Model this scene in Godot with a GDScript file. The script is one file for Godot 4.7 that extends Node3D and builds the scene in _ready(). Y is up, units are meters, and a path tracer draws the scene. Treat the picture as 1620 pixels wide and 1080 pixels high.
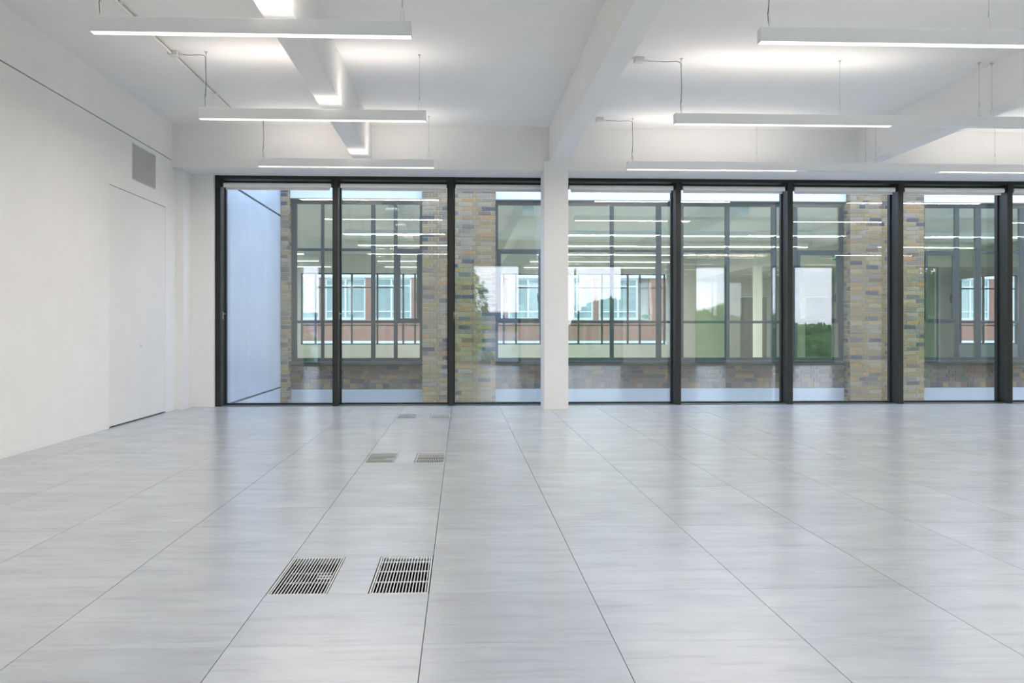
extends Node3D
# x runs along the glazed wall, y is up; depths in this script count away from the camera (depth d is z = -d)

const TILE := 0.6
const TX0 := -0.12
const TZ0 := 3.0926
const CEIL := 3.44
const SOFFIT := 2.915
const GLASS := 12.94
const BAY := 1.466
const WX0 := -3.064
const WALL_X := -3.465
const ROOM_R := 14.0
const BACK := -0.55

var M := {}
var taken := {}
var boxes := {}
var rng := RandomNumberGenerator.new()

func _ready() -> void:
	rng.seed = 41
	camera_and_light()
	make_materials()
	floor_and_grilles()
	room_shell()
	glazed_wall()
	back_wall()
	pendants()
	courtyard()
	facing_building()
	far_building()
	garden_behind()

func camera_and_light() -> void:
	var cam := Camera3D.new()
	cam.name = "camera"
	add_child(cam)
	cam.position = Vector3(0, 0.9785, 0)
	cam.rotation.y = -0.051
	var near := 0.1
	cam.set_frustum(1080.0 / 1571.0 * near, Vector2(0, -19.8 / 1571.0 * near), near, 300.0)
	cam.current = true
	var env := Environment.new()
	env.background_mode = Environment.BG_SKY
	var sky_mat := ProceduralSkyMaterial.new()
	sky_mat.sky_top_color = Color(0.71, 0.83, 1.0)
	sky_mat.sky_horizon_color = Color(0.93, 0.96, 1.0)
	sky_mat.sky_curve = 0.25
	sky_mat.ground_bottom_color = Color(0.45, 0.47, 0.44)
	sky_mat.ground_horizon_color = Color(0.72, 0.76, 0.76)
	var sky := Sky.new()
	sky.sky_material = sky_mat
	env.sky = sky
	env.background_energy_multiplier = 5.0
	env.tonemap_mode = Environment.TONE_MAPPER_LINEAR
	env.tonemap_exposure = 1.29
	env.sdfgi_enabled = true
	env.ssao_enabled = true
	env.ssil_enabled = true
	var we := WorldEnvironment.new()
	we.name = "environment"
	we.environment = env
	add_child(we)

# ---------- helpers ----------
func lin(r: float, g: float, b: float) -> Color:
	return Color(r, g, b).linear_to_srgb()

func mat(called: String, c: Color, rough := 0.6, metal := 0.0) -> StandardMaterial3D:
	var m := StandardMaterial3D.new()
	m.resource_name = called
	m.albedo_color = c
	m.roughness = rough
	m.metallic = metal
	M[called] = m
	return m

func noise_tex(sd: int, freq: float, dark: float, light: float, size := 256) -> NoiseTexture2D:
	var n := FastNoiseLite.new()
	n.seed = sd
	n.frequency = freq
	n.fractal_octaves = 4
	var t := NoiseTexture2D.new()
	t.width = size
	t.height = size
	t.seamless = true
	t.noise = n
	var g := Gradient.new()
	g.set_color(0, Color(dark, dark, dark))
	g.set_color(1, Color(light, light, light))
	t.color_ramp = g
	return t

func numbered(called: String) -> String:
	if not taken.has(called):
		taken[called] = 0
		return called
	taken[called] += 1
	return "%s_%03d" % [called, taken[called]]

func thing(called: String, label: String, category: String, at := Vector3.ZERO, group := "") -> Node3D:
	var o := Node3D.new()
	o.name = numbered(called)
	add_child(o)
	o.position = at
	o.set_meta("label", label)
	o.set_meta("category", category)
	if group:
		o.set_meta("group", group)
	return o

func structure(called: String, at := Vector3.ZERO) -> Node3D:
	var o := Node3D.new()
	o.name = called
	add_child(o)
	o.position = at
	o.set_meta("kind", "structure")
	return o

func world_of(n: Node) -> Vector3:
	var p := Vector3.ZERO
	var k := n
	while k != self and k is Node3D:
		p += (k as Node3D).position
		k = k.get_parent()
	return p

func put(parent: Node, called: String, mesh: Mesh, material: Material, at: Vector3) -> MeshInstance3D:
	var o := MeshInstance3D.new()
	o.name = called
	o.mesh = mesh
	o.material_override = material
	parent.add_child(o, true)
	o.position = at - world_of(parent)
	return o

# box between two x, two heights and two depths; c is the chamfer of its edges
func bx(parent: Node, called: String, x0: float, x1: float, y0: float, y1: float, d0: float, d1: float, material: Material, c := 0.0) -> MeshInstance3D:
	var size := Vector3(absf(x1 - x0), absf(y1 - y0), absf(d1 - d0))
	return put(parent, called, box_mesh(size, c), material, Vector3((x0 + x1) / 2, (y0 + y1) / 2, -(d0 + d1) / 2))

func box_mesh(size: Vector3, c := 0.0) -> Mesh:
	var key := "%.4f %.4f %.4f %.4f" % [size.x, size.y, size.z, c]
	if boxes.has(key):
		return boxes[key]
	var st := SurfaceTool.new()
	st.begin(Mesh.PRIMITIVE_TRIANGLES)
	add_box(st, Vector3.ZERO, size, c)
	boxes[key] = st.commit()
	return boxes[key]

func poly(st: SurfaceTool, pts: Array, out: Vector3) -> void:
	var n: Vector3 = (pts[2] - pts[0]).cross(pts[1] - pts[0])
	var p := pts.duplicate()
	if n.dot(out) < 0:
		p.reverse()
	n = ((p[2] - p[0]) as Vector3).cross(p[1] - p[0]).normalized()
	for i in range(1, p.size() - 1):
		for q in [p[0], p[i], p[i + 1]]:
			st.set_normal(n)
			st.add_vertex(q)

func add_box(st: SurfaceTool, at: Vector3, size: Vector3, c := 0.0) -> void:
	var h := size / 2
	var k := minf(c, minf(h.x, minf(h.y, h.z)) * 0.9)
	for ax in 3:
		var u := (ax + 1) % 3
		var v := (ax + 2) % 3
		for s in [-1.0, 1.0]:
			var pts := []
			for q in [[-1.0, -1.0], [1.0, -1.0], [1.0, 1.0], [-1.0, 1.0]]:
				var p := Vector3.ZERO
				p[ax] = s * h[ax]
				p[u] = q[0] * (h[u] - k)
				p[v] = q[1] * (h[v] - k)
				pts.append(at + p)
			var out := Vector3.ZERO
			out[ax] = s
			poly(st, pts, out)
	if k <= 0.0:
		return
	for ax in 3:
		var u := (ax + 1) % 3
		var v := (ax + 2) % 3
		for su in [-1.0, 1.0]:
			for sv in [-1.0, 1.0]:
				var pts := []
				for e in [[-1.0, 0], [1.0, 0], [1.0, 1], [-1.0, 1]]:
					var p := Vector3.ZERO
					p[ax] = e[0] * (h[ax] - k)
					p[u] = su * (h[u] - (k if e[1] == 1 else 0.0))
					p[v] = sv * (h[v] - (0.0 if e[1] == 1 else k))
					pts.append(at + p)
				var out := Vector3.ZERO
				out[u] = su
				out[v] = sv
				poly(st, pts, out)
	for sx in [-1.0, 1.0]:
		for sy in [-1.0, 1.0]:
			for sz in [-1.0, 1.0]:
				var s := Vector3(sx, sy, sz)
				poly(st, [at + s * Vector3(h.x, h.y - k, h.z - k), at + s * Vector3(h.x - k, h.y, h.z - k), at + s * Vector3(h.x - k, h.y - k, h.z)], s)

func add_tube(st: SurfaceTool, path: Array, r: float, sides := 8) -> void:
	var rings := []
	for i in path.size():
		var a: Vector3 = path[maxi(i - 1, 0)]
		var b: Vector3 = path[mini(i + 1, path.size() - 1)]
		var t := (b - a).normalized()
		var up := Vector3.UP if absf(t.y) < 0.9 else Vector3.RIGHT
		var u := t.cross(up).normalized()
		var w := t.cross(u).normalized()
		var ring := []
		for k in sides:
			var an := TAU * k / sides
			ring.append(u * cos(an) + w * sin(an))
		rings.append(ring)
	for i in path.size() - 1:
		for k in sides:
			var k2 := (k + 1) % sides
			var a: Vector3 = path[i] + rings[i][k] * r
			var b: Vector3 = path[i] + rings[i][k2] * r
			var c: Vector3 = path[i + 1] + rings[i + 1][k2] * r
			var d: Vector3 = path[i + 1] + rings[i + 1][k] * r
			var na: Vector3 = rings[i][k]
			var nb: Vector3 = rings[i][k2]
			var nc: Vector3 = rings[i + 1][k2]
			var nd: Vector3 = rings[i + 1][k]
			var v := [a, b, c, a, c, d]
			var n := [na, nb, nc, na, nc, nd]
			if ((c - a) as Vector3).cross(b - a).dot(na + nb) < 0:
				v = [a, c, b, a, d, c]
				n = [na, nc, nb, na, nd, nc]
			for q in 6:
				st.set_normal(n[q])
				st.add_vertex(v[q])
	for e in [0, path.size() - 1]:
		var pts := []
		for k in sides:
			pts.append(path[e] + rings[e][k] * r)
		var o: Vector3 = path[0] - path[1] if e == 0 else path[-1] - path[-2]
		poly(st, pts, o)

# a tube whose path is given as [x, y, depth]
func tube(parent: Node, called: String, pts: Array, r: float, material: Material, sides := 8) -> MeshInstance3D:
	var st := SurfaceTool.new()
	st.begin(Mesh.PRIMITIVE_TRIANGLES)
	var o := Vector3(pts[0][0], pts[0][1], -pts[0][2])
	var path := []
	for p in pts:
		path.append(Vector3(p[0], p[1], -p[2]) - o)
	add_tube(st, path, r, sides)
	return put(parent, called, st.commit(), material, o)

# a flat outline in x and y given as points, with thickness, its front facing the camera
func plate(parent: Node, called: String, pts: Array, at: Vector3, thick: float, material: Material) -> MeshInstance3D:
	var st := SurfaceTool.new()
	st.begin(Mesh.PRIMITIVE_TRIANGLES)
	var pv := PackedVector2Array()
	for p in pts:
		pv.append(Vector2(p[0], p[1]))
	var tri := Geometry2D.triangulate_polygon(pv)
	for i in range(0, tri.size(), 3):
		for s in [0.0, -thick]:
			poly(st, [Vector3(pv[tri[i]].x, pv[tri[i]].y, s), Vector3(pv[tri[i + 1]].x, pv[tri[i + 1]].y, s), Vector3(pv[tri[i + 2]].x, pv[tri[i + 2]].y, s)], Vector3(0, 0, 1 if s == 0.0 else -1))
	for i in pv.size():
		var a := pv[i]
		var b := pv[(i + 1) % pv.size()]
		poly(st, [Vector3(a.x, a.y, 0), Vector3(b.x, b.y, 0), Vector3(b.x, b.y, -thick), Vector3(a.x, a.y, -thick)], Vector3(b.y - a.y, a.x - b.x, 0))
	return put(parent, called, st.commit(), material, at)

func area(parent: Node, at: Vector3, down: bool, w: float, d: float, e: float, c: Color) -> void:
	var l := AreaLight3D.new()
	l.name = "light"
	parent.add_child(l, true)
	l.area_size = Vector2(w, d)
	l.light_energy = e
	l.light_color = c
	l.area_range = 40.0
	l.shadow_enabled = true
	l.position = at - world_of(parent)
	l.rotation.x = -PI / 2 if down else PI / 2

# ---------- materials ----------
func make_materials() -> void:
	var plaster := noise_tex(3, 0.02, 0.988, 1.0)
	for a in [["wall_white", 0.88, 0.875, 0.85], ["ceiling_white", 0.90, 0.895, 0.875], ["wall_return", 0.88, 0.88, 0.86], ["door_white", 0.85, 0.845, 0.82]]:
		var m := mat(a[0], lin(a[1], a[2], a[3]), 0.75)
		m.albedo_texture = plaster
		m.uv1_triplanar = true
		m.uv1_world_triplanar = true
		m.uv1_scale = Vector3(0.35, 0.35, 0.35)
	M.door_white.roughness = 0.38
	mat("lamp_white", lin(0.88, 0.89, 0.89), 0.45)
	mat("blind_white", lin(0.84, 0.83, 0.80), 0.7)
	mat("frame_dark", lin(0.012, 0.014, 0.010), 0.5)
	mat("frame_side", lin(0.055, 0.06, 0.055), 0.4)
	mat("gasket", lin(0.008, 0.009, 0.010), 0.5)
	mat("facing_frame", lin(0.026, 0.030, 0.027), 0.5)
	mat("steel", lin(0.55, 0.55, 0.55), 0.3, 1.0)
	mat("wire", lin(0.30, 0.30, 0.30), 0.4, 0.6)
	mat("cable_grey", lin(0.09, 0.09, 0.09), 0.5)
	mat("conduit", lin(0.86, 0.84, 0.77), 0.5)
	mat("box_white", lin(0.74, 0.74, 0.72), 0.5)
	mat("vent_grey", lin(0.64, 0.65, 0.64), 0.5)
	mat("brass_dull", lin(0.30, 0.28, 0.22), 0.4, 0.7)
	mat("grille_metal", lin(0.60, 0.62, 0.62), 0.55)
	mat("mortar", lin(0.44, 0.42, 0.39), 0.95)
	mat("slab", lin(0.15, 0.147, 0.14), 0.9)
	var pm := mat("metal_panel", lin(0.43, 0.465, 0.51), 0.35)
	pm.albedo_texture = noise_tex(17, 0.012, 0.95, 1.0)
	pm.uv1_triplanar = true
	pm.uv1_world_triplanar = true
	pm.uv1_scale = Vector3(0.4, 0.4, 0.4)
	mat("panel_joint", lin(0.05, 0.065, 0.09), 0.6)
	mat("band_light", lin(0.60, 0.635, 0.67), 0.45)
	mat("band_shaded", lin(0.36, 0.39, 0.42), 0.5)  # darker copy of the cladding band; the lower band's weaker skylight is in its colour
	mat("mortar_shaded", lin(0.19, 0.175, 0.155), 0.95)  # mortar darkened: the shade below the opposite sills is put into this colour
	mat("render_dark", lin(0.30, 0.30, 0.29), 0.9)
	mat("inner_white", lin(0.80, 0.80, 0.77), 0.8)
	mat("inner_cream", lin(0.70, 0.70, 0.63), 0.8)
	mat("inner_door", lin(0.26, 0.25, 0.22), 0.5)
	mat("inner_door_dark", lin(0.16, 0.15, 0.13), 0.5)
	mat("inner_floor", lin(0.38, 0.39, 0.38), 0.5)
	mat("white_frame", lin(0.70, 0.72, 0.74), 0.5)
	mat("grass", lin(0.10, 0.17, 0.05), 0.95)
	mat("tarmac", lin(0.16, 0.15, 0.18), 0.9)
	mat("slate", lin(0.22, 0.21, 0.26), 0.7)
	mat("bark", lin(0.10, 0.075, 0.05), 0.95)
	mat("sign_green", lin(0.02, 0.42, 0.22), 0.5)
	mat("sign_white", lin(0.85, 0.88, 0.86), 0.5)
	mat("render_pale", lin(0.55, 0.55, 0.55), 0.9)
	# red brick far away: single bricks cannot be told apart there
	var rb := mat("red_brick", lin(0.42, 0.18, 0.125), 0.9)
	rb.albedo_texture = noise_tex(8, 0.09, 0.72, 1.0)
	rb.uv1_triplanar = true
	rb.uv1_world_triplanar = true
	rb.uv1_scale = Vector3(0.5, 1.7, 0.5)
	# glowing faces of the fittings
	for a in [["glow_down", 1.7], ["glow_up", 1.5]]:
		var m := mat(a[0], lin(0.9, 0.88, 0.86), 0.5)
		m.emission_enabled = true
		m.emission = Color(1.0, 0.965, 0.93)
		m.emission_energy_multiplier = a[1]
	# window glass
	var g := mat("glass", Color(0.42, 0.55, 0.5, 0.03), 0.0)
	g.transparency = BaseMaterial3D.TRANSPARENCY_ALPHA
	var gg := mat("glass_green", Color(0.885, 0.955, 0.91, 0.0), 0.0)
	gg.refraction_enabled = true
	gg.refraction_scale = 0.05
	var gf := mat("glass_far", Color(0.72, 0.82, 0.82, 0.25), 0.02)
	gf.transparency = BaseMaterial3D.TRANSPARENCY_ALPHA
	# bricks: yellow London stocks with grey, purple and brown ones among them
	var grain := noise_tex(29, 0.06, 0.62, 1.0)
	var tones := [[0.55, 0.38, 0.16], [0.62, 0.46, 0.22], [0.47, 0.33, 0.15], [0.55, 0.44, 0.28], [0.38, 0.30, 0.21], [0.27, 0.21, 0.18], [0.15, 0.125, 0.13], [0.62, 0.35, 0.12], [0.32, 0.18, 0.12], [0.48, 0.40, 0.30]]
	for i in tones.size():
		var m := mat("brick_%d" % i, lin(tones[i][0] * 0.72, tones[i][1] * 0.70, tones[i][2] * 0.68), 0.92)
		m.albedo_texture = grain
		m.uv1_triplanar = true
		m.uv1_world_triplanar = true
		m.uv1_scale = Vector3(2.1, 3.3, 2.1)
		m.uv1_offset = Vector3(0.13 * i, 0.31 * i, 0.07 * i)
	floor_materials()
	for a in [["leaf_mid", 0.13, 0.24, 0.05], ["leaf_dark", 0.07, 0.15, 0.04], ["leaf_light", 0.15, 0.30, 0.05]]:
		var m := mat(a[0], lin(a[1], a[2], a[3]), 0.7)
		m.backlight_enabled = true
		m.backlight = lin(a[1], a[2], a[3])

func floor_materials() -> void:
	# brushed, scuffed grey tile: fine streaks along x, cloudy patches, a few scratches;
	# the picture spans four tiles each way, so that it starts anew only at joints
	var n := []
	for a in [[5, 1.0, 4], [9, 1.0, 4], [13, 1.0, 2]]:
		var f := FastNoiseLite.new()
		f.seed = a[0]
		f.frequency = a[1]
		f.fractal_octaves = a[2]
		n.append(f)
	var size := 1024
	var col := Image.create(size, size, false, Image.FORMAT_RGB8)
	var rgh := Image.create(size, size, false, Image.FORMAT_RGB8)
	var r2 := RandomNumberGenerator.new()
	r2.seed = 3
	var tone := []
	for i in 16:
		tone.append(r2.randf_range(-0.012, 0.012))
	for y in size:
		for x in size:
			var s: float = n[0].get_noise_2d(x * 0.006, y * 0.045)
			var p: float = n[1].get_noise_2d(x * 0.0045, y * 0.0075)
			var f: float = n[2].get_noise_2d(x * 0.03, y * 0.3)
			var scuff := clampf((n[1].get_noise_2d(x * 0.004 + 50.0, y * 0.03 + 9.0) - 0.16) * 4.0, 0.0, 1.0)
			var v: float = 0.90 + 0.013 * s + 0.036 * p + 0.012 * f - 0.028 * scuff + tone[(x * 4 / size) + 4 * (y * 4 / size)]
			col.set_pixel(x, y, Color(v * 0.995, v, minf(v * 1.003, 1.0)))
			var r := clampf(0.82 + 0.012 * s + 0.06 * p, 0.70, 0.90)
			rgh.set_pixel(x, y, Color(r, r, r))
	for k in 14:
		var sx := r2.randi_range(20, size - 140)
		var sy := r2.randi_range(20, size - 60)
		var dx := r2.randf_range(20.0, 110.0)
		var dy := r2.randf_range(-14.0, 14.0)
		var up := r2.randf_range(-0.03, 0.03)
		for i in int(dx):
			var px := sx + i
			var py := sy + int(dy * i / dx)
			if py > 0 and py < size and px < size:
				var c := col.get_pixel(px, py)
				col.set_pixel(px, py, Color(c.r + up, c.g + up, c.b + up))
	var ct := ImageTexture.create_from_image(col)
	var rt := ImageTexture.create_from_image(rgh)
	for i in 8:
		var k: float = [1.0, 0.985, 1.012, 0.975, 0.995, 1.006, 0.99, 1.0][i]
		var m := mat("tile_%d" % i, lin(FLOOR.x * k, FLOOR.y * k, FLOOR.z * k), 0.29)
		m.albedo_texture = ct
		m.roughness_texture = rt
		m.uv1_triplanar = true
		m.uv1_world_triplanar = true
		m.uv1_scale = Vector3.ONE / (4.0 * TILE)
		m.uv1_offset = Vector3(-TX0 / 2.4 + 0.25 * (i % 4), 0.0, TZ0 / 2.4 + 0.25 * ((i * 3) % 4))

const FLOOR := Vector3(0.575, 0.605, 0.63)

# ---------- floor ----------
func floor_and_grilles() -> void:
	var fl := structure("floor")
	bx(fl, "slab", -6.6, ROOM_R + 0.3, -0.80, -0.60, BACK - 0.3, 12.95, M.slab)
	bx(fl, "added_light_stop", -3.8, ROOM_R + 0.3, -0.60, -0.031, 12.72, 12.95, M.slab)  # unseen, added to keep daylight out of the void under the tiles
	var pick := []
	var rest := SurfaceTool.new()
	rest.begin(Mesh.PRIMITIVE_TRIANGLES)
	var gx := 0.0026
	var gz := 0.0014
	for m in range(-7, 17):
		for k in range(-11, 24):
			var x0 := TX0 + TILE * k
			var d0 := TZ0 + TILE * m
			var x1 := minf(x0 + TILE, ROOM_R)
			var d1 := minf(d0 + TILE, GLASS - 0.255 + 0.02)
			x0 = maxf(x0, -6.2)
			d0 = maxf(d0, BACK)
			if x0 < -3.5 and d0 > 4.25:
				if x0 + TILE < -3.49:
					continue
				x0 = -3.5
			if x1 - x0 < 0.02 or d1 - d0 < 0.02:
				continue
			if k == -1 and posmod(m - 1, 6) == 0:
				grille_cell(fl, x0, x1, d0, d1)
				continue
			var c := Vector3((x0 + x1) / 2, -0.015 + (hash(m * 77 + k) % 5) * 0.00008, -(d0 + d1) / 2)
			var s := Vector3(x1 - x0 - gx, 0.03, d1 - d0 - gz)
			var t := 1571.0 / maxf(d0, 0.5)
			if d0 > 2.2 and c.x * t > -1571.0 * 0.5 * 1.02 and c.x * t < 1571.0 * 0.60:
				pick.append([c, s, absi(hash(m * 131 + k * 17)) % 8])
			else:
				add_box(rest, c, s, 0.0)
	pick.sort_custom(func(p, q): return p[0].z > q[0].z)
	for i in pick.size():
		if i < 296:
			put(fl, "tile", box_mesh(pick[i][1]), M["tile_%d" % pick[i][2]], pick[i][0])
		else:
			add_box(rest, pick[i][0], pick[i][1], 0.0)
	var o := put(fl, "outer_tiles", rest.commit(), M.tile_0, Vector3.ZERO)
	o.set_meta("kind", "stuff")

func grille_cell(fl: Node3D, x0: float, x1: float, d0: float, d1: float) -> void:
	var w := 0.222
	# the strip of tile left between the two openings
	bx(fl, "tile", x0 + w + 0.004, x1 - w - 0.004, -0.03, 0.0, d0 + 0.001, d1 - 0.001, M.tile_1)
	if d0 < 2:
		bx(fl, "tile", x0 + 0.002, x0 + w, -0.03, 0.0, d0, d1, M.tile_1)
		bx(fl, "tile", x1 - w, x1 - 0.002, -0.03, 0.0, d0, d1, M.tile_1)
		return
	var where: String = "nearest the camera" if d0 < 5 else ("in the middle of the floor" if d0 < 9 else "closest to the glazed wall")
	for side in 2:
		var a := x0 + 0.003 if side == 0 else x1 - w
		var b := a + w - 0.003
		var t := thing("floor_grille", "slotted metal floor grille, %s of the pair %s" % ["left one" if side == 0 else "right one", where], "floor vent", Vector3((a + b) / 2, 0, -(d0 + d1) / 2), "floor vent grilles in pairs")
		for e in [[a, a + 0.006], [b - 0.006, b]]:
			bx(t, "side_rail", e[0], e[1], -0.006, 0.0, d0 + 0.003, d1 - 0.003, M.grille_metal, 0.001)
		for e in [[d0 + 0.003, d0 + 0.012], [d1 - 0.012, d1 - 0.003]]:
			bx(t, "end_rail", a + 0.006, b - 0.006, -0.005, 0.0, e[0], e[1], M.grille_metal, 0.001)
		var n := 17
		for i in n:
			var cx := a + 0.006 + (b - a - 0.012) * (i + 0.5) / n
			bx(t, "slat", cx - 0.0020, cx + 0.0020, -0.0030, -0.0005, d0 + 0.012, d1 - 0.012, M.grille_metal)
		for f in ([0.27, 0.56, 0.82] if side == 0 else [0.29, 0.57, 0.84]):
			var cd: float = d0 + (d1 - d0) * f
			bx(t, "cross_bar", a + 0.006, b - 0.006, -0.045 if side == 0 else -0.004, -0.040 if side == 0 else -0.0004, cd - 0.004, cd + 0.004, M.grille_metal)
		if side == 0:
			for cd in [d0 + 0.24, d0 + 0.28]:
				bx(t, "latch_bar", b - 0.068, b - 0.012, -0.004, 0.0, cd - 0.004, cd + 0.004, M.grille_metal)
		else:
			bx(t, "latch_bar", a + 0.03, b - 0.006, -0.004, 0.0, d1 - 0.035, d1 - 0.028, M.grille_metal)

# ---------- room ----------
func room_shell() -> void:
	var w := structure("wall_left")
	var t := 0.3
	var xo := WALL_X - t
	var dd0 := 9.98
	var dd1 := 11.843
	# below the shadow gap at 3.0 m: pieces round the double door and the vent
	bx(w, "wall_piece", xo, WALL_X, -0.60, 2.995, 4.2, dd0, M.wall_white)
	bx(w, "wall_piece", xo, WALL_X, 2.409, 2.557, dd0, dd1, M.wall_white)
	bx(w, "wall_piece", xo, WALL_X, 2.557, 2.945, dd0, 10.656, M.wall_white)
	bx(w, "wall_piece", xo, WALL_X, 2.557, 2.945, 11.458, dd1, M.wall_white)
	bx(w, "wall_piece", xo, WALL_X, 2.945, 2.995, dd0, dd1, M.wall_white)
	bx(w, "wall_piece", xo, WALL_X, -0.60, 2.995, dd1, 12.26, M.wall_white)
	bx(w, "upper_wall_piece", xo, WALL_X, 3.006, CEIL, 4.2, 12.26, M.wall_white)
	bx(w, "gap_backing", xo, WALL_X - 0.03, 2.99, 3.01, 4.2, 12.26, M.cable_grey)
	bx(w, "alcove_return", -6.5, WALL_X, -0.60, CEIL, 3.9, 4.2, M.wall_white)
	bx(w, "alcove_wall", -6.5, -6.2, -0.60, CEIL, BACK - 0.3, 3.9, M.wall_white)
	var mid := 10.905
	for i in 2:
		var a: float = dd0 + 0.003 if i == 0 else mid + 0.0005
		var b: float = mid - 0.0005 if i == 0 else dd1 - 0.003
		var d := structure("door_%d" % (i + 1), Vector3(WALL_X, 0, -a))
		bx(d, "leaf", WALL_X - 0.05, WALL_X - 0.001, 0.014, 2.402, a, b, M.door_white, 0.001)
		if i == 1:
			bx(d, "keyhole_plate", WALL_X - 0.002, WALL_X + 0.002, 0.755, 0.835, mid + 0.02, mid + 0.05, M.door_white, 0.001)
			bx(d, "keyhole", WALL_X, WALL_X + 0.003, 0.78, 0.81, mid + 0.029, mid + 0.041, M.brass_dull, 0.001)
	bx(w, "door_lining", xo, WALL_X - 0.06, -0.60, 2.409, dd0, dd1, M.brass_dull)
	# ceiling with downstand beams
	var c := structure("ceiling")
	bx(c, "ceiling_slab", -6.5, ROOM_R + 0.3, CEIL, CEIL + 0.35, BACK - 0.3, 13.05, M.ceiling_white)
	var n := 1
	for b in [[-1.293, -1.087], [1.075, 1.284], [4.93, 5.13], [8.79, 8.99], [12.65, 12.85]]:
		var s := structure("trim_%d" % n)
		bx(s, "ceiling_beam", b[0], b[1], 3.02, CEIL + 0.01, BACK, 12.12, M.ceiling_white, 0.004)
		n += 1
	# wall above the glazing, the pilaster and the column
	var f := structure("wall_front")
	bx(f, "downstand", -3.77, ROOM_R + 0.3, SOFFIT, CEIL + 0.01, 12.1, 12.95, M.wall_return, 0.003)
	bx(f, "corner_pilaster", -3.77, -3.365, -0.60, SOFFIT + 0.01, 12.24, 12.75, M.wall_return, 0.003)
	bx(f, "infill", -3.4, WX0 - 0.036, -0.60, SOFFIT + 0.01, 12.61, 12.95, M.wall_return)
	bx(f, "outer_wall", -6.5, WX0 + 0.02, -4.0, 4.0, 12.80, 12.95, M.render_dark)
	var col := structure("trim_%d" % n)
	bx(col, "column", 1.01, 1.305, -0.02, 3.03, 12.075, 12.62, M.wall_return, 0.004)
	var r := structure("wall_right")
	bx(r, "wall_slab", ROOM_R, ROOM_R + 0.3, -0.60, CEIL, BACK - 0.3, 12.95, M.wall_white)
	# return air vent high in the left wall
	var v := thing("wall_vent", "grey square louvred vent grille high in the white left wall", "air vent", Vector3(WALL_X, 2.56, -11.05))
	bx(v, "backing", WALL_X - 0.06, WALL_X - 0.04, 2.557, 2.945, 10.656, 11.458, M.vent_grey)
	for e in [[2.557, 2.569], [2.933, 2.945]]:
		bx(v, "frame_rail", WALL_X - 0.03, WALL_X + 0.004, e[0], e[1], 10.656, 11.458, M.vent_grey, 0.002)
	for e in [[10.656, 10.668], [11.446, 11.458]]:
		bx(v, "frame_stile", WALL_X - 0.03, WALL_X + 0.004, 2.569, 2.933, e[0], e[1], M.vent_grey, 0.002)
	for i in 26:
		var y := 2.576 + i * 0.01385
		bx(v, "louvre", WALL_X - 0.022, WALL_X - 0.002, y, y + 0.0085, 10.668, 11.446, M.vent_grey)

# ---------- glazed wall ----------
func glazed_wall() -> void:
	var f0 := GLASS - 0.253
	for k in range(0, 12):
		var xm := WX0 + BAY * k
		var s := structure("window_%d" % (k + 1), Vector3(xm, 0, -f0))
		# mullion: slim dark face, deep box behind it
		bx(s, "mullion", xm - 0.034, xm + 0.034, 0.0, SOFFIT + 0.006, f0, GLASS + 0.07, M.frame_dark, 0.003)
		if k == 11:
			break
		var a := xm + 0.034
		var b := xm + BAY - 0.034
		bx(s, "head", a, b, 2.873, SOFFIT + 0.006, f0 + 0.004, GLASS + 0.07, M.frame_dark, 0.002)
		bx(s, "sill", a, b, -0.03, 0.006, f0 + 0.004, GLASS + 0.07, M.frame_side, 0.003)
		for e in [[a, a + 0.016], [b - 0.016, b]]:
			bx(s, "bead", e[0], e[1], 0.006, 2.873, GLASS - 0.03, GLASS + 0.05, M.gasket)
		bx(s, "bead", a + 0.016, b - 0.016, 0.006, 0.024, GLASS - 0.03, GLASS + 0.05, M.gasket)
		bx(s, "bead", a + 0.016, b - 0.016, 2.855, 2.873, GLASS - 0.03, GLASS + 0.05, M.gasket)
		# sealed double glazing: two sheets, never quite parallel
		var p := bx(s, "inner_pane", a + 0.010, b - 0.010, 0.018, 2.861, GLASS, GLASS + 0.006, M.glass)
		var q := bx(s, "outer_pane", a + 0.010, b - 0.010, 0.018, 2.861, GLASS + 0.022, GLASS + 0.028, M.glass)
		p.rotation = Vector3(rng.randf_range(-0.0002, 0.0002), rng.randf_range(-0.0003, 0.0003), 0)
		q.rotation = Vector3(rng.randf_range(-0.0012, 0.0012), rng.randf_range(-0.0009, 0.0009), 0)
		if k < 3:
			bx(s, "handle_plate", a, a + 0.006, 1.10, 1.20, f0 + 0.10, f0 + 0.13, M.steel, 0.002)
			bx(s, "handle_lever", a + 0.006, a + 0.03, 1.165, 1.18, f0 + 0.105, f0 + 0.125, M.steel, 0.003)
		if k < 10:
			blind(k, a, b)

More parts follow.
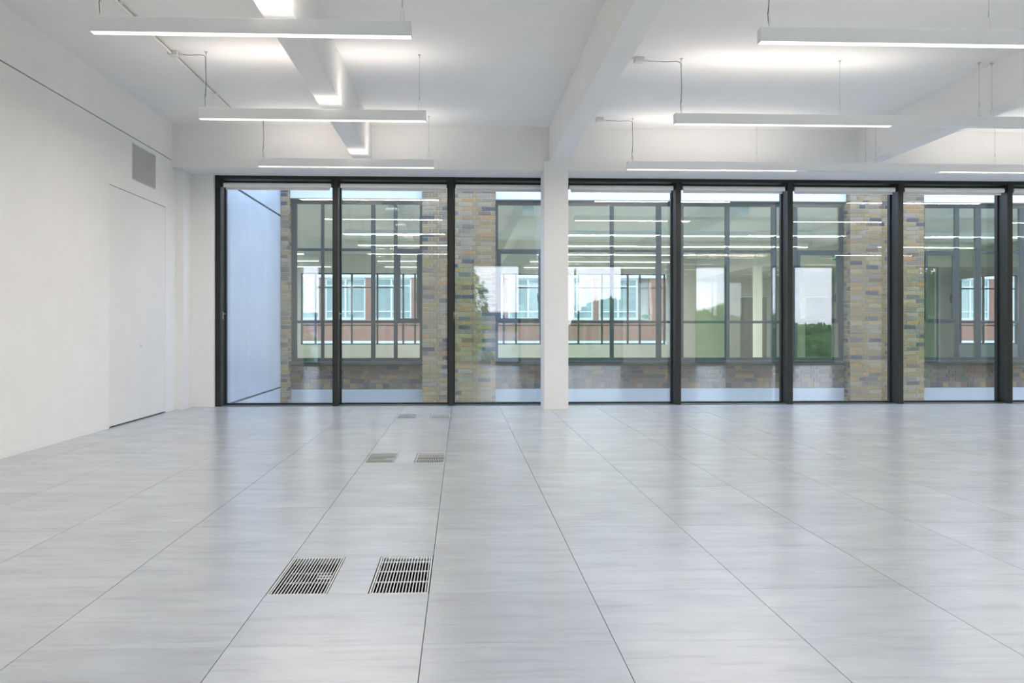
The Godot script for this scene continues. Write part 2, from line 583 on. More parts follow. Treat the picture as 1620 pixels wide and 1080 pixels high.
func blind(k: int, a: float, b: float) -> void:
	var words := ["at the left end of the glazed wall", "over the second glass bay from the left", "just left of the white column", "just right of the white column", "over the second bay right of the column", "over the third bay right of the column", "over the fourth bay right of the column", "at the right edge of the photograph", "past the right edge of the photograph", "farthest to the right"]
	var d := GLASS - 0.205
	var t := thing("roller_blind", "rolled-up white roller blind " + words[k], "blind", Vector3((a + b) / 2, 2.80, -d), "roller blinds above the glass")
	var st := SurfaceTool.new()
	st.begin(Mesh.PRIMITIVE_TRIANGLES)
	add_tube(st, [Vector3(a + 0.03, 0, 0), Vector3(b - 0.03, 0, 0)], 0.031, 20)
	put(t, "fabric_roll", st.commit(), M.blind_white, Vector3(0, 2.80, -d))
	bx(t, "hanging_fabric", a + 0.045, b - 0.045, 2.755, 2.80, d + 0.0295, d + 0.0305, M.blind_white)
	bx(t, "bottom_bar", a + 0.045, b - 0.045, 2.742, 2.758, d + 0.025, d + 0.035, M.blind_white, 0.003)
	for e in [[a, a + 0.02], [b - 0.02, b]]:
		bx(t, "bracket", e[0], e[1], 2.775, 2.873, d - 0.022, d + 0.022, M.gasket, 0.003)

# ---------- wall with windows behind the camera (seen only as reflections) ----------
func back_wall() -> void:
	var w := structure("wall_back")
	var holes := [[-4.70, -3.75, 0.05], [-0.42, 1.585, 0.05], [2.33, 4.35, 0.05], [6.29, 7.165, 0.05], [8.39, 10.13, 0.05], [12.04, 13.04, 0.05]]
	var head := 2.69
	var x := -6.5
	var d0 := BACK - 0.3
	for h in holes:
		bx(w, "wall_piece", x, h[0], -0.60, CEIL, d0, BACK, M.wall_white)
		bx(w, "wall_piece", h[0], h[1], head, CEIL, d0, BACK, M.wall_white)
		bx(w, "wall_piece", h[0], h[1], -0.60, h[2], d0, BACK, M.wall_white)
		x = h[1]
	bx(w, "wall_piece", x, ROOM_R + 0.3, -0.60, CEIL, d0, BACK, M.wall_white)
	var n := 13
	for h in holes:
		var s := structure("window_%d" % n, Vector3(h[0], h[2], -BACK))
		n += 1
		var fd := BACK - 0.16
		for e in [[h[0], h[0] + 0.05], [h[1] - 0.05, h[1]]]:
			bx(s, "jamb", e[0], e[1], h[2], head, fd, fd + 0.06, M.frame_dark)
		bx(s, "head", h[0] + 0.05, h[1] - 0.05, head - 0.05, head, fd, fd + 0.06, M.frame_dark)
		bx(s, "sill", h[0] + 0.05, h[1] - 0.05, h[2], h[2] + 0.05, fd, fd + 0.06, M.frame_dark)
		if h[1] - h[0] > 1.5:
			var cx: float = h[0] + (h[1] - h[0]) * 0.36
			bx(s, "mullion", cx - 0.025, cx + 0.025, h[2] + 0.05, head - 0.05, fd, fd + 0.06, M.frame_dark)
		bx(s, "pane", h[0] + 0.04, h[1] - 0.04, h[2] + 0.04, head - 0.04, fd + 0.027, fd + 0.033, M.glass)

# ---------- lamps ----------
func pendants() -> void:
	var warm := Color(1.0, 0.955, 0.915)
	var rows := [11.48, 8.905, 6.33, 3.755, 1.18]
	var rank := ["in the row nearest the windows", "in the second row from the windows", "in the third row from the windows", "in the fourth row from the windows", "in the row above the camera"]
	for i in rows.size():
		var d: float = rows[i]
		pendant("short white linear pendant left of the column, " + rank[i], [[-2.322, -0.316]], -2.322, -0.316, d, [-2.265, -0.376], -2.265, warm, "white linear pendants, left bay")
		pendant("long white linear pendant right of the column, " + rank[i], [[1.935, 3.943], [5.686, 7.694], [9.437, 11.445]], 1.935, 11.445, d, [2.0, 3.47, 4.78, 4.9, 6.35, 7.6, 9.5, 11.38], 2.0, warm, "white linear pendant runs, right bays")
		# junction boxes that feed them
		for bp in [[-2.547, "on the left conduit"], [1.615, "beside the column's beam"]]:
			var x: float = bp[0]
			var t := thing("junction_box", "ceiling junction box %s, %s" % [bp[1], rank[i]], "junction box", Vector3(x, CEIL, -(d + 0.045)), "ceiling junction boxes")
			bx(t, "box", x - 0.045, x + 0.04, 3.398, CEIL, d, d + 0.09, M.box_white, 0.004)
			bx(t, "gland", x + 0.04, x + 0.075, 3.402, 3.424, d + 0.034, d + 0.056, M.box_white, 0.003)
	var c := thing("ceiling_conduit", "cream electrical conduit running along the ceiling on the left", "conduit", Vector3(-2.565, CEIL, -1.2))
	tube(c, "pipe", [[-2.565, 3.419, -0.4], [-2.565, 3.419, 11.5]], 0.011, M.conduit, 10)
	tube(c, "flex", [[-2.548, 3.426, -0.4], [-2.548, 3.426, 11.5]], 0.002, M.brass_dull, 6)
	for k in 8:
		bx(c, "saddle", -2.588, -2.535, 3.414, CEIL, 0.3 + k * 1.45, 0.33 + k * 1.45, M.conduit)

func pendant(label: String, lit: Array, x0: float, x1: float, d: float, wires: Array, feed: float, c: Color, group: String) -> void:
	var w := 0.085
	var y0 := 2.84
	var h := 0.094
	var t := thing("linear_pendant_light", label, "pendant light", Vector3((x0 + x1) / 2, y0, -(d + w / 2)), group)
	# housing: two side walls, a spine and end caps, with the diffusers set between them
	for e in [[d, d + 0.006], [d + w - 0.006, d + w]]:
		bx(t, "side_profile", x0, x1, y0, y0 + h, e[0], e[1], M.lamp_white, 0.0015)
	bx(t, "spine", x0 + 0.004, x1 - 0.004, y0 + 0.02, y0 + h - 0.02, d + 0.006, d + w - 0.006, M.lamp_white)
	for e in [[x0, x0 + 0.004], [x1 - 0.004, x1]]:
		bx(t, "end_cap", e[0], e[1], y0, y0 + h, d + 0.006, d + w - 0.006, M.lamp_white, 0.001)
	var last := x0 + 0.004
	for l in lit:
		if l[0] > last + 0.05:
			bx(t, "blank_cover", last, l[0], y0 + 0.002, y0 + 0.012, d + 0.006, d + w - 0.006, M.lamp_white)
			bx(t, "top_cover", last, l[0], y0 + h - 0.012, y0 + h - 0.002, d + 0.006, d + w - 0.006, M.lamp_white)
		bx(t, "diffuser", maxf(l[0], x0 + 0.004), minf(l[1], x1 - 0.004), y0 + 0.0005, y0 + 0.012, d + 0.006, d + w - 0.006, M.glow_down)
		bx(t, "upper_diffuser", maxf(l[0], x0 + 0.004), minf(l[1], x1 - 0.004), y0 + h - 0.012, y0 + h - 0.002, d + 0.006, d + w - 0.006, M.glow_up)
		last = l[1]
		var cx: float = (l[0] + l[1]) / 2
		var len: float = l[1] - l[0] - 0.02
		area(t, Vector3(cx, y0 - 0.004, -(d + w / 2)), true, len, 0.07, DOWN, c)
		area(t, Vector3(cx, y0 + h + 0.004, -(d + w / 2)), false, len, 0.07, UP, c)
	var cd := d + w / 2
	for x in wires:
		var s := tube(t, "suspension_wire", [[x, CEIL, cd], [x, y0 + h + 0.105, cd]], 0.0012, M.wire, 6)
		bx(s, "ceiling_cup", x - 0.013, x + 0.013, CEIL - 0.007, CEIL, cd - 0.013, cd + 0.013, M.steel, 0.002)
		bx(s, "stud", x - 0.004, x + 0.004, CEIL - 0.03, CEIL - 0.007, cd - 0.004, cd + 0.004, M.steel, 0.001)
		tube(s, "gripper", [[x, y0 + h + 0.135, cd], [x, y0 + h + 0.10, cd]], 0.004, M.steel, 8)
		tube(s, "bridle", [[x - 0.011, y0 + h - 0.001, cd], [x - 0.010, y0 + h + 0.06, cd], [x, y0 + h + 0.103, cd], [x + 0.010, y0 + h + 0.06, cd], [x + 0.011, y0 + h - 0.001, cd]], 0.001, M.wire, 5)
	var bxx := feed - 0.205 if feed < 0 else feed - 0.31
	var top := 3.412
	tube(t, "power_cable", [[bxx, top, cd], [feed - 0.15, top - 0.006, cd - 0.004], [feed - 0.05, top - 0.001, cd - 0.004], [feed - 0.018, top - 0.006, cd - 0.004], [feed - 0.004, top - 0.02, cd - 0.004], [feed - 0.002, 3.30, cd - 0.005], [feed + 0.002, 3.16, cd - 0.005], [feed - 0.003, 3.08, cd - 0.006], [feed - 0.009, 3.03, cd - 0.006], [feed - 0.004, 2.97, cd - 0.006], [feed, y0 + h - 0.003, cd - 0.006]], 0.003, M.cable_grey, 7)

const DOWN := 1.75
const UP := 0.43

# ---------- the light well outside ----------
func courtyard() -> void:
	var g := thing("courtyard_paving", "pale concrete floor of the light well outside, one storey down", "paving", Vector3(4, -3.6, -15))
	bx(g, "slab", -3.05, 18.0, -3.8, -3.6, 12.97, 17.1, M.render_pale)
	# metal cladding of the return wall on the left
	var p := thing("cladding_wall", "pale blue metal panel wall closing the courtyard on the left", "wall cladding", Vector3(-3.06, -3.6, -15))
	bx(p, "backing", -3.6, -3.085, -3.6, 5.8, 12.95, 17.6, M.panel_joint)
	for r in [[-3.6, -0.027], [0.003, 2.88], [2.91, 5.8]]:
		for d in [[12.96, 14.334], [14.346, 15.784], [15.796, 17.25]]:
			bx(p, "panel", -3.085, -3.06, r[0], r[1], d[0], d[1], M.metal_panel, 0.003)

func brick_field(parent: Node3D, x0: float, x1: float, y0: float, courses: int, d: float, most: int, tones := []) -> void:
	# Flemish bond on a face towards the camera; the largest bricks are parts, what is past the limit is joined
	var list := []
	for c in courses:
		var y := y0 + c * 0.075
		var x := x0
		var k := 0
		if c % 2 == 1:
			list.append([x, x + 0.1025, y])
			x += 0.1125
			list.append([x, minf(x + 0.046, x1), y])
			x += 0.056
			k = 0
		while x < x1 - 0.03:
			var len := 0.215 if (k + c) % 2 == 0 else 0.1025
			if x + len > x1 - 0.05:
				len = x1 - x
			list.append([x, minf(x + len, x1), y])
			x += len + 0.010
			k += 1
	var sorted := list.duplicate()
	sorted.sort_custom(func(p, q): return p[1] - p[0] > q[1] - q[0])
	var st := SurfaceTool.new()
	st.begin(Mesh.PRIMITIVE_TRIANGLES)
	var extra := 0
	for i in sorted.size():
		var b: Array = sorted[i]
		var out := rng.randf_range(0.0, 0.005)
		var h := rng.randf_range(0.0625, 0.066)
		var len := snappedf(b[1] - b[0], 0.002)
		var at := Vector3((b[0] + b[1]) / 2, b[2] + 0.0325 + rng.randf_range(-0.001, 0.001), -(d + 0.04 - out))
		if i < most:
			put(parent, "brick", box_mesh(Vector3(len, snappedf(h, 0.002), 0.08), 0.002), M["brick_%d" % (brick_tone() if tones.is_empty() else tones[rng.randi() % tones.size()])], at)
		else:
			add_box(st, at, Vector3(len, h, 0.08))
			extra += 1
	if extra:
		put(parent, "smaller_bricks", st.commit(), M.brick_2, Vector3.ZERO).set_meta("kind", "stuff")

func brick_tone() -> int:
	var r := rng.randf()
	var acc := 0.0
	var share := [0.16, 0.12, 0.14, 0.13, 0.12, 0.09, 0.08, 0.05, 0.05, 0.06]
	for i in share.size():
		acc += share[i]
		if r < acc:
			return i
	return 2

func side_bricks(parent: Node3D, xf: float, sgn: float, y0: float, courses: int, d: float, deep: float) -> void:
	# the narrow flank of a pier: a header and a bit in each course
	for c in courses:
		var y := y0 + c * 0.075
		var cut := 0.1025 if c % 2 == 0 else 0.16
		for e in [[0.002, cut], [cut + 0.01, deep]]:
			if e[1] - e[0] > 0.03:
				put(parent, "flank_brick", box_mesh(Vector3(0.05, 0.064, e[1] - e[0]), 0.002), M["brick_%d" % brick_tone()], Vector3(xf - sgn * (0.025 - rng.randf_range(0, 0.003)), y + 0.0325, -(d + (e[0] + e[1]) / 2)))

func facing_building() -> void:
	var y0 := -0.60
	var n := 62
	var pz := 17.0
	var a := thing("brick_pier", "narrow yellow stock brick pier beside the pale blue metal panels", "brick pier", Vector3(-2.99, y0, -pz))
	bx(a, "mortar_core", -3.055, -2.937, -3.6, 4.05, pz + 0.008, 17.42, M.mortar)
	brick_field(a, -3.055, -2.93, y0, n, pz, 300)
	side_bricks(a, -2.929, 1.0, y0, n, pz, 0.29)
	a = thing("brick_pier", "wide yellow and grey stock brick pier left of the white column, behind the glass", "brick pier", Vector3(-0.04, y0, -pz))
	bx(a, "mortar_core", -0.660, 0.580, -3.6, 4.05, pz + 0.008, 17.42, M.mortar)
	brick_field(a, -0.666, 0.586, y0, n, pz, 296)
	a = thing("brick_pier", "wide yellow stock brick pier near the right edge, behind the glass", "brick pier", Vector3(7.43, y0, -pz))
	bx(a, "mortar_core", 6.781, 8.09, -3.6, 4.05, pz + 0.008, 17.42, M.mortar)
	brick_field(a, 6.775, 8.095, y0, n, pz, 296)
	side_bricks(a, 6.774, -1.0, y0, n, pz, 0.29)
	# bays between the piers
	var bay1 := [-2.924, -0.672]
	var bay2 := [0.592, 6.764]
	var bay3 := [8.101, 14.6]
	var spots := ["between the narrow pier and the wide left pier", "between the two wide brick piers", "right of the right-hand brick pier"]
	var i := 0
	for b in [bay1, bay2, bay3]:
		var t := thing("brick_plinth", "low brick wall under the opposite windows " + spots[i], "brick wall", Vector3((b[0] + b[1]) / 2, -0.06, -17.12))
		bx(t, "mortar_core", b[0], b[1], -0.058, 0.345, 17.248, 17.42, M.mortar_shaded)
		bx(t, "upper_core", b[0], b[1], 0.345, 0.399, 17.30, 17.42, M.mortar_shaded)
		var x: float = b[0]
		while x < b[1] - 0.05 and x < 11.0:
			var e := minf(x + 0.1025, b[1])
			put(t, "brick", box_mesh(Vector3(snappedf(e - x, 0.002), 0.094, 0.08), 0.002), M["brick_%d" % [5, 8, 4, 6, 5, 2][rng.randi() % 6]], Vector3((x + e) / 2, -0.012, -17.28))  # only dark tones, so the brick colour carries the shade under the sill
			x += 0.1125
		brick_field(t, b[0], minf(b[1], 11.0), 0.046, 4, 17.24, 200, [5, 8, 4, 6, 5, 8, 2])  # same dark tones, painting in the sill's shade
		var s := thing("slab_band", "pale cladding band below the brick " + spots[i], "cladding", Vector3((b[0] + b[1]) / 2, -0.6, -17.2))
		bx(s, "panel", b[0], b[1], -0.75, -0.062, 17.235, 17.42, M.band_shaded, 0.004)
		bx(s, "lower_wall", b[0], b[1], -3.6, -0.76, 17.3, 17.42, M.render_pale)
		var u := thing("fascia_band", "pale blue-white fascia above the opposite windows " + spots[i], "cladding", Vector3((b[0] + b[1]) / 2, 3.21, -17.2))
		bx(u, "panel", b[0], b[1], 3.214, 4.05, 17.14, 17.42, M.band_light, 0.004)
		i += 1
	# windows: positions of the uprights; narrow lights carry no upper transom
	facing_window("dark framed window of the opposite building " + spots[0], 17.28, [[-2.924, -2.83], [-2.419, -2.365], [-1.561, -1.485], [-1.169, -1.104], [-0.72, -0.672]], [2], [3], M.glass_green)
	facing_window("dark framed window of the opposite building " + spots[1], 17.28, [[0.592, 0.64], [1.392, 1.436], [1.791, 1.846], [2.603, 2.67], [3.419, 3.509], [3.845, 3.902], [4.645, 4.724], [5.471, 5.562], [5.868, 5.937], [6.689, 6.764]], [1, 4, 7], [0, 8], M.glass_green)
	facing_window("dark framed window of the opposite building " + spots[2], 17.28, [[8.101, 8.24], [8.791, 8.872], [9.162, 9.272], [9.97, 10.07], [10.77, 10.86], [11.20, 11.28], [12.0, 12.09], [12.8, 12.88], [14.5, 14.6]], [1, 4], [0], M.glass_green)
	inner_office()

func facing_window(label: String, d: float, up: Array, narrow: Array, casement: Array, glass: Material) -> void:
	var x0: float = up[0][0]
	var x1: float = up[-1][1]
	var t := thing("window_bay", label, "window", Vector3((x0 + x1) / 2, 0.42, -d))
	var fr: Material = M.facing_frame
	bx(t, "head", x0, x1, 3.136, 3.214, d, d + 0.07, fr, 0.004)
	bx(t, "sill", x0, x1, 0.423, 0.477, d, d + 0.07, fr, 0.004)
	bx(t, "sill_drip", x0, x1, 0.400, 0.423, d - 0.27, d - 0.001, fr, 0.003)
	for u in up:
		bx(t, "mullion", u[0], u[1], 0.477, 3.136, d, d + 0.07, fr, 0.004)
	for i in up.size() - 1:
		var a: float = up[i][1]
		var b: float = up[i + 1][0]
		bx(t, "rail", a, b, 1.079, 1.123, d + 0.004, d + 0.07, fr, 0.003)
		var parts := [[0.477, 1.079]]
		if i in narrow:
			parts.append([1.123, 3.136])
		else:
			bx(t, "transom", a, b, 2.326, 2.37, d + 0.004, d + 0.07, fr, 0.003)
			parts.append([1.123, 2.326])
			parts.append([2.37, 3.136])
		for p in parts:
			bx(t, "pane", a + 0.001, b - 0.001, p[0] + 0.001, p[1] - 0.001, d + 0.03, d + 0.038, glass)
		if i in casement:
			var cs := bx(t, "casement", a, b, 2.286, 2.326, d - 0.012, d + 0.025, fr, 0.003)
			bx(cs, "casement_rail", a, b, 1.123, 1.165, d - 0.012, d + 0.025, fr, 0.003)
			bx(cs, "casement_stile", a, a + 0.05, 1.165, 2.286, d - 0.012, d + 0.025, fr, 0.003)
			bx(cs, "casement_stile", b - 0.05, b, 1.165, 2.286, d - 0.012, d + 0.025, fr, 0.003)
			bx(cs, "handle", b - 0.065, b - 0.048, 1.45, 1.60, d + 0.03, d + 0.06, M.frame_dark, 0.003)

func inner_office() -> void:
	var o := thing("office_interior", "white office interior seen through the opposite windows", "room", Vector3(4, 0, -25))
	bx(o, "floor", -9.0, 19.0, -0.10, 0.0, 17.42, 33.1, M.inner_floor)
	bx(o, "ceiling", -9.0, 19.0, CEIL, 4.05, 17.42, 33.3, M.inner_white)
	bx(o, "end_wall", -9.3, -9.0, -0.1, 4.05, 17.42, 33.3, M.inner_white)
	bx(o, "end_wall", 19.0, 19.3, -0.1, 4.05, 17.42, 33.3, M.inner_white)
	bx(o, "front_wall", -9.0, -3.1, -0.1, 4.05, 17.42, 17.6, M.inner_white)
	bx(o, "front_wall", 14.5, 19.0, -0.1, 4.05, 17.42, 17.6, M.inner_white)
	for p in [[-3.2, -2.94], [-0.66, 0.58], [6.78, 8.09]]:
		bx(o, "pier_lining", p[0], p[1], 0.0, CEIL, 17.42, 17.5, M.inner_white)
	for b in [-5.2, -1.29, 1.075, 4.93, 8.79, 12.65]:
		bx(o, "ceiling_beam", b, b + 0.205, 3.02, CEIL, 17.5, 33.0, M.inner_white, 0.004)
	# far side: low wall under the windows, downstand, piers
	bx(o, "low_wall", -9.0, 6.86, 0.0, 0.46, 33.0, 33.3, M.inner_white)
	bx(o, "low_wall", 15.8, 19.0, 0.0, 0.46, 33.0, 33.3, M.inner_white)
	bx(o, "downstand", -9.0, 19.0, 2.82, CEIL, 33.0, 33.3, M.inner_white)
	bx(o, "far_pier", -0.66, 0.58, 0.46, 2.82, 33.0, 33.3, M.inner_white)
	bx(o, "far_pier", -9.0, -5.3, 0.46, 2.82, 33.0, 33.3, M.inner_white)
	# enclosed core on the right with its doors
	bx(o, "core_wall", 6.86, 8.81, 0.0, CEIL, 31.0, 31.2, M.inner_cream)
	bx(o, "core_wall", 9.72, 10.90, 0.0, CEIL, 31.0, 31.2, M.inner_cream)
	bx(o, "core_wall", 11.80, 15.8, 0.0, CEIL, 31.0, 31.2, M.inner_cream)
	bx(o, "core_wall", 8.81, 9.72, 2.0, CEIL, 31.0, 31.2, M.inner_cream)
	bx(o, "core_wall", 10.90, 11.80, 2.0, CEIL, 31.0, 31.2, M.inner_cream)
	bx(o, "core_door", 8.83, 9.70, 0.0, 1.99, 31.12, 31.17, M.inner_door)
	var dr := bx(o, "core_door", 10.92, 11.78, 0.0, 1.99, 31.05, 31.1, M.inner_door_dark)
	bx(dr, "door_handle", 11.66, 11.72, 0.95, 1.10, 31.0, 31.05, M.frame_dark, 0.004)
	bx(o, "core_flank", 6.86, 7.05, 0.0, CEIL, 31.2, 33.0, M.inner_cream)
	bx(o, "core_flank", 15.6, 15.8, 0.0, CEIL, 31.2, 33.0, M.inner_cream)
	bx(o, "core_ceiling_bulkhead", 7.4, 15.8, 2.55, CEIL, 24.5, 31.0, M.inner_cream)
	bx(o, "office_column", 7.34, 7.52, 0.0, 2.56, 24.5, 24.7, M.inner_white)
	bx(o, "office_column", 10.3, 10.5, 0.0, 2.56, 24.5, 24.7, M.inner_white)
	far_window("dark framed far office window left of the middle pier", 33.02, [-5.25, -4.80, -3.61, -2.77, -1.92, -1.53, -0.70])
	far_window("dark framed far office window right of the middle pier", 33.02, [0.62, 1.41, 1.82, 2.64, 3.46, 3.91, 4.70, 5.57, 5.98, 6.81])
	far_window("dark framed far office window right of the cream core", 33.02, [15.85, 16.6, 17.0, 17.8, 18.95])
	# pendants of that office
	var warm := Color(1.0, 0.955, 0.915)
	var order := ["first", "second", "third", "fourth", "fifth"]
	for r in 5:
		var d := 19.7 + 2.575 * r
		for e in [["left", -5.9, -3.9], ["middle", -2.3, -0.3], ["right", 1.9, 5.9 if r > 1 else 7.9], ["far right", 8.9, 11.9]]:
			if e[0] == "far right" and r > 1:
				continue
			var t := thing("office_pendant_light", "white pendant in the opposite office, %s line, %s row behind its windows" % [e[0], order[r]], "pendant light", Vector3((e[1] + e[2]) / 2, 2.84, -d), "pendants in the opposite office")
			bx(t, "housing", e[1], e[2], 2.852, 2.934, d, d + 0.085, M.lamp_white, 0.002)
			bx(t, "diffuser", e[1] + 0.004, e[2] - 0.004, 2.842, 2.852, d + 0.005, d + 0.08, M.glow_down)
			for x in [e[1] + 0.1, e[2] - 0.1]:
				tube(t, "suspension_wire", [[x, CEIL, d + 0.04], [x, 2.93, d + 0.04]], 0.002, M.wire, 5)
			area(t, Vector3((e[1] + e[2]) / 2, 2.836, -(d + 0.0425)), true, e[2] - e[1] - 0.02, 0.07, 1.7 * (e[2] - e[1]), warm)
	exit_sign()

func far_window(label: String, d: float, xs: Array) -> void:
	var t := thing("far_window_bay", label, "window", Vector3((xs[0] + xs[-1]) / 2, 0.46, -d))
	var fr: Material = M.facing_frame
	bx(t, "sill", xs[0] - 0.03, xs[-1] + 0.03, 0.46, 0.50, d, d + 0.07, fr)
	bx(t, "head", xs[0] - 0.03, xs[-1] + 0.03, 2.78, 2.82, d, d + 0.07, fr)
	for x in xs:
		bx(t, "mullion", x - 0.03, x + 0.03, 0.50, 2.78, d, d + 0.07, fr)
	for i in xs.size() - 1:
		bx(t, "rail", xs[i] + 0.03, xs[i + 1] - 0.03, 1.08, 1.12, d, d + 0.07, fr)
		var p := [[0.5, 1.08]]
		if xs[i + 1] - xs[i] > 0.6:
			bx(t, "transom", xs[i] + 0.03, xs[i + 1] - 0.03, 2.33, 2.37, d, d + 0.07, fr)
			p += [[1.12, 2.33], [2.37, 2.78]]
		else:
			p += [[1.12, 2.78]]
		for e in p:
			bx(t, "pane", xs[i] + 0.03, xs[i + 1] - 0.03, e[0], e[1], d + 0.03, d + 0.036, M.glass)

func exit_sign() -> void:
	var t := thing("exit_sign", "green and white running-man exit sign hanging in the opposite office", "exit sign", Vector3(9.4, 2.72, -24.3))
	var d := 24.3
	bx(t, "board", 9.24, 9.56, 2.69, 2.85, d, d + 0.02, M.sign_green, 0.002)
	var z := -(d - 0.001)
	plate(t, "arrow", [[-0.06, 0.0], [-0.02, 0.035], [-0.02, 0.012], [0.05, 0.012], [0.05, -0.012], [-0.02, -0.012], [-0.02, -0.035]], Vector3(9.33, 2.77, z), 0.001, M.sign_white)
	plate(t, "doorway", [[-0.035, -0.06], [0.035, -0.06], [0.035, 0.06], [-0.035, 0.06]], Vector3(9.50, 2.77, z), 0.001, M.sign_white)
	plate(t, "running_figure", [[-0.05, 0.02], [-0.01, 0.04], [0.012, 0.035], [0.03, 0.01], [0.02, 0.004], [0.006, 0.018], [0.004, -0.01], [0.024, -0.03], [0.018, -0.06], [0.006, -0.06], [0.01, -0.035], [-0.012, -0.022], [-0.02, -0.045], [-0.05, -0.045], [-0.05, -0.034], [-0.028, -0.034], [-0.014, 0.02], [-0.045, 0.008]], Vector3(9.44, 2.765, z), 0.001, M.sign_white)
	for x in [9.28, 9.52]:
		tube(t, "hanger", [[x, CEIL, d + 0.01], [x, 2.85, d + 0.01]], 0.003, M.wire, 5)
	var s := thing("green_sign", "small green safety sign on the far office window", "sign", Vector3(6.16, 1.38, -32.98))
	plate(s, "sign_face", [[-0.16, 0.02], [-0.03, 0.09], [0.10, 0.05], [0.20, 0.03], [0.10, -0.04], [-0.02, -0.07]], Vector3(6.16, 1.38, -32.98), 0.01, M.sign_green)

func far_building() -> void:
	var d := 48.0
	var t := thing("brick_building", "red brick building with white framed windows beyond the opposite office", "building", Vector3(2, -3.6, -d))
	var sp := 2.20
	var x0 := -13.4
	var n := 11
	bx(t, "lower_wall", -26, 34, 0.40, 1.41, d, d + 0.3, M.red_brick)
	bx(t, "white_band", -26, 34, 0.0, 0.40, d - 0.02, d + 0.3, M.white_frame)
	bx(t, "base_wall", -26, 34, -3.6, 0.0, d, d + 0.3, M.red_brick)
	bx(t, "fascia", -26, 34, 3.45, 3.75, d - 0.05, d + 0.3, M.white_frame)
	bx(t, "upper_wall", -26, 34, 3.75, 6.5, d, d + 0.3, M.red_brick)
	bx(t, "room_wall", -26, 34, 0.4, 3.75, d + 3.0, d + 3.2, M.inner_white)
	bx(t, "room_floor", -26, 34, 1.0, 1.2, d + 0.3, d + 3.0, M.inner_floor)
	bx(t, "room_ceiling", -26, 34, 3.7, 3.8, d + 0.3, d + 3.0, M.inner_white)
	bx(t, "wall_end", 9.15, 10.4, 1.41, 3.45, d, d + 0.3, M.red_brick)
	for i in range(0, 22):
		var a := x0 + sp * i
		if a > 8.0 and a < 11.0:
			continue
		bx(t, "pier", a, a + 0.27, 1.41, 3.45, d, d + 0.3, M.red_brick)
		var w0 := a + 0.27
		var w1 := a + sp
		var p := bx(t, "window_pane", w0, w1, 1.41, 3.45, d + 0.14, d + 0.15, M.glass_far)
		var st := SurfaceTool.new()
		st.begin(Mesh.PRIMITIVE_TRIANGLES)
		var c := (w0 + w1) / 2
		for x in [w0 + 0.04, c, w1 - 0.04]:
			add_box(st, Vector3(x - c, 0, 0), Vector3(0.08, 2.04, 0.08))
		for y in [-0.96, -0.61, 0.63, 0.98]:
			add_box(st, Vector3(0, y, 0), Vector3(w1 - w0, 0.05 if absf(y) < 0.8 else 0.1, 0.07))
		put(p, "window_frame", st.commit(), M.white_frame, Vector3(c, 2.43, -(d + 0.12)))
	var g := thing("street_paving", "grey ground between the opposite office and the red brick building", "ground", Vector3(2, -3.6, -40))
	bx(g, "ground_slab", -40, 50, -3.9, -3.6, 33.3, 60, M.tarmac)

# ---------- garden behind the camera, mirrored in the glass ----------
func leafy(parent: Node3D, called: String, centre: Vector3, radii: Vector3, n: int, leaf: float, material: Material) -> void:
	var q := SurfaceTool.new()
	q.begin(Mesh.PRIMITIVE_TRIANGLES)
	poly(q, [Vector3(0, -0.6, 0), Vector3(0.35, 0, 0.06), Vector3(0, 0.6, 0), Vector3(-0.35, 0, 0.06)], Vector3(0, 0, 1))
	var mm := MultiMesh.new()
	mm.transform_format = MultiMesh.TRANSFORM_3D
	mm.mesh = q.commit()
	mm.instance_count = n
	# a handful of lumps inside the crown, leaves on their skins
	var lumps := []
	for i in 20:
		var v := Vector3(rng.randfn(), rng.randfn(), rng.randfn()).normalized() * rng.randf_range(0.2, 0.85)
		lumps.append([v, rng.randf_range(0.2, 0.42)])
	for i in n:
		var l: Array = lumps[i % lumps.size()]
		var dir := Vector3(rng.randfn(), rng.randfn(), rng.randfn()).normalized()
		var p: Vector3 = (l[0] + dir * l[1] * rng.randf_range(0.75, 1.05)) * radii
		var b := Basis.from_euler(Vector3(rng.randf() * TAU, rng.randf() * TAU, rng.randf() * TAU)).scaled(Vector3.ONE * leaf * rng.randf_range(0.7, 1.3))
		mm.set_instance_transform(i, Transform3D(b, p))
	var o := MultiMeshInstance3D.new()
	o.name = called
	o.multimesh = mm
	o.material_override = material
	parent.add_child(o, true)
	o.position = centre - world_of(parent)
	o.set_meta("kind", "stuff")

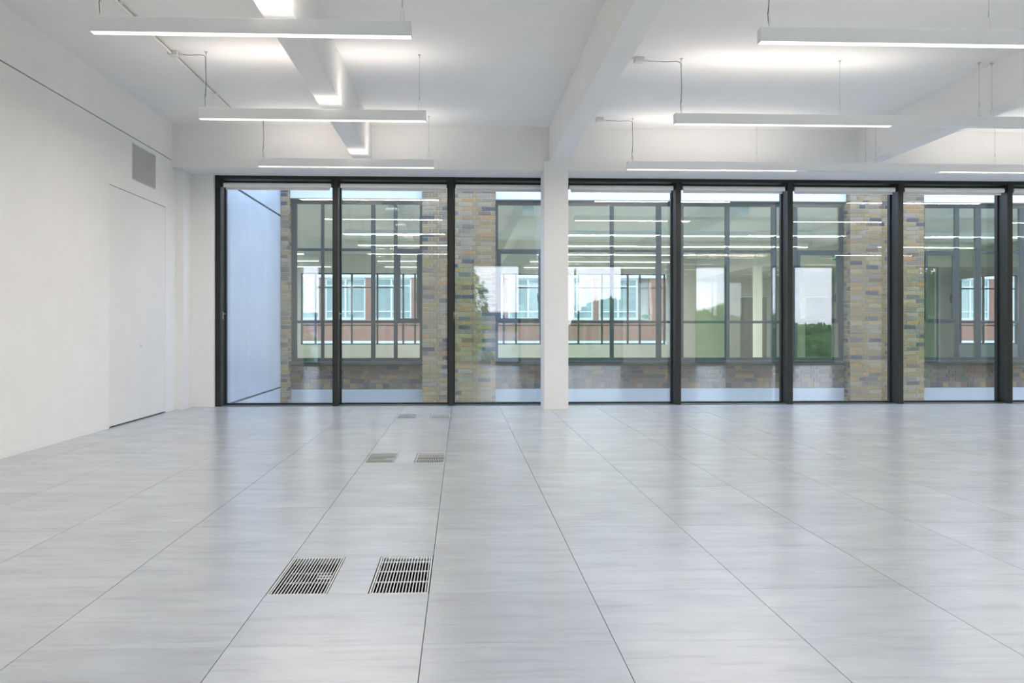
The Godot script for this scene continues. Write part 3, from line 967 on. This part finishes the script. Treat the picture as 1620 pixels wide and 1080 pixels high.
func garden_behind() -> void:
	var g := thing("lawn", "green lawn behind the camera, mirrored in the glass", "lawn", Vector3(4, -3.6, 30))
	bx(g, "turf", -60, 70, -3.9, -3.6, -90, -1.0, M.grass)
	var r := thing("car_park", "grey tarmac strip behind the camera, mirrored in the glass", "paving", Vector3(4, -3.6, 20))
	bx(r, "tarmac", -60, 70, -3.6, -3.57, -26, -14, M.tarmac)
	var b := thing("slate_roofed_shed", "low building with a purple-grey slate roof behind the camera, mirrored in the glass", "building", Vector3(-2, -3.6, 30))
	bx(b, "walls", -16, 3.2, -3.6, 0.8, -33, -27, M.render_pale)
	plate(b, "roof", [[-16.4, 0.8], [3.6, 0.8], [3.2, 1.9], [-16.0, 1.9]], Vector3(0, 0, 30.0), 0.3, M.slate)
	var names := ["tall", "broad", "low", "rounded", "dense", "spreading", "leafy", "slender", "dark"]
	var trees := [[-0.2, 12.0, 1.5, 4.2, 2], [-7.5, 13.0, 1.6, 2.4, 1], [4.6, 30.0, 4.4, 2.0, 0], [9.5, 30.0, 5.0, 2.6, 1], [15.0, 28.0, 4.4, 2.2, 2], [20.5, 34.0, 5.0, 1.5, 0], [17.7, 12.0, 1.9, 4.4, 2], [21.0, 17.0, 2.2, 4.4, 0], [27.0, 34.0, 6.0, 1.4, 1]]
	for i in trees.size():
		var a: Array = trees[i]
		var t := thing("tree", "%s green tree behind the camera, mirrored in the glass" % names[i], "tree", Vector3(a[0], -3.6, a[1]), "trees behind the camera")
		var top: float = a[3]
		tube(t, "trunk", [[a[0], -3.56 if a[1] > 14.0 and a[1] < 26.0 else -3.6, -a[1]], [a[0] + 0.1, top - 2.0, -a[1]]], 0.16, M.bark, 8)
		leafy(t, "foliage", Vector3(a[0], (top - 2.6) / 2.0, a[1]), Vector3(a[2], (top + 2.6) / 2.0 + 0.4, a[2]), mini(int(5000 * a[2] * a[2]), 60000), 0.22 if a[1] < 20 else 0.32, [M.leaf_mid, M.leaf_dark, M.leaf_light][a[4]])
	var hd := thing("hedge", "clipped green hedge behind the camera, mirrored in the glass", "hedge", Vector3(4, -3.6, 9))
	for k in 12:
		leafy(hd, "foliage", Vector3(-12 + k * 3.0, -1.6, 9.0), Vector3(2.0, 2.0 + 0.5 * (k % 3), 1.2), 1300, 0.2, M.leaf_dark if k % 2 else M.leaf_mid)
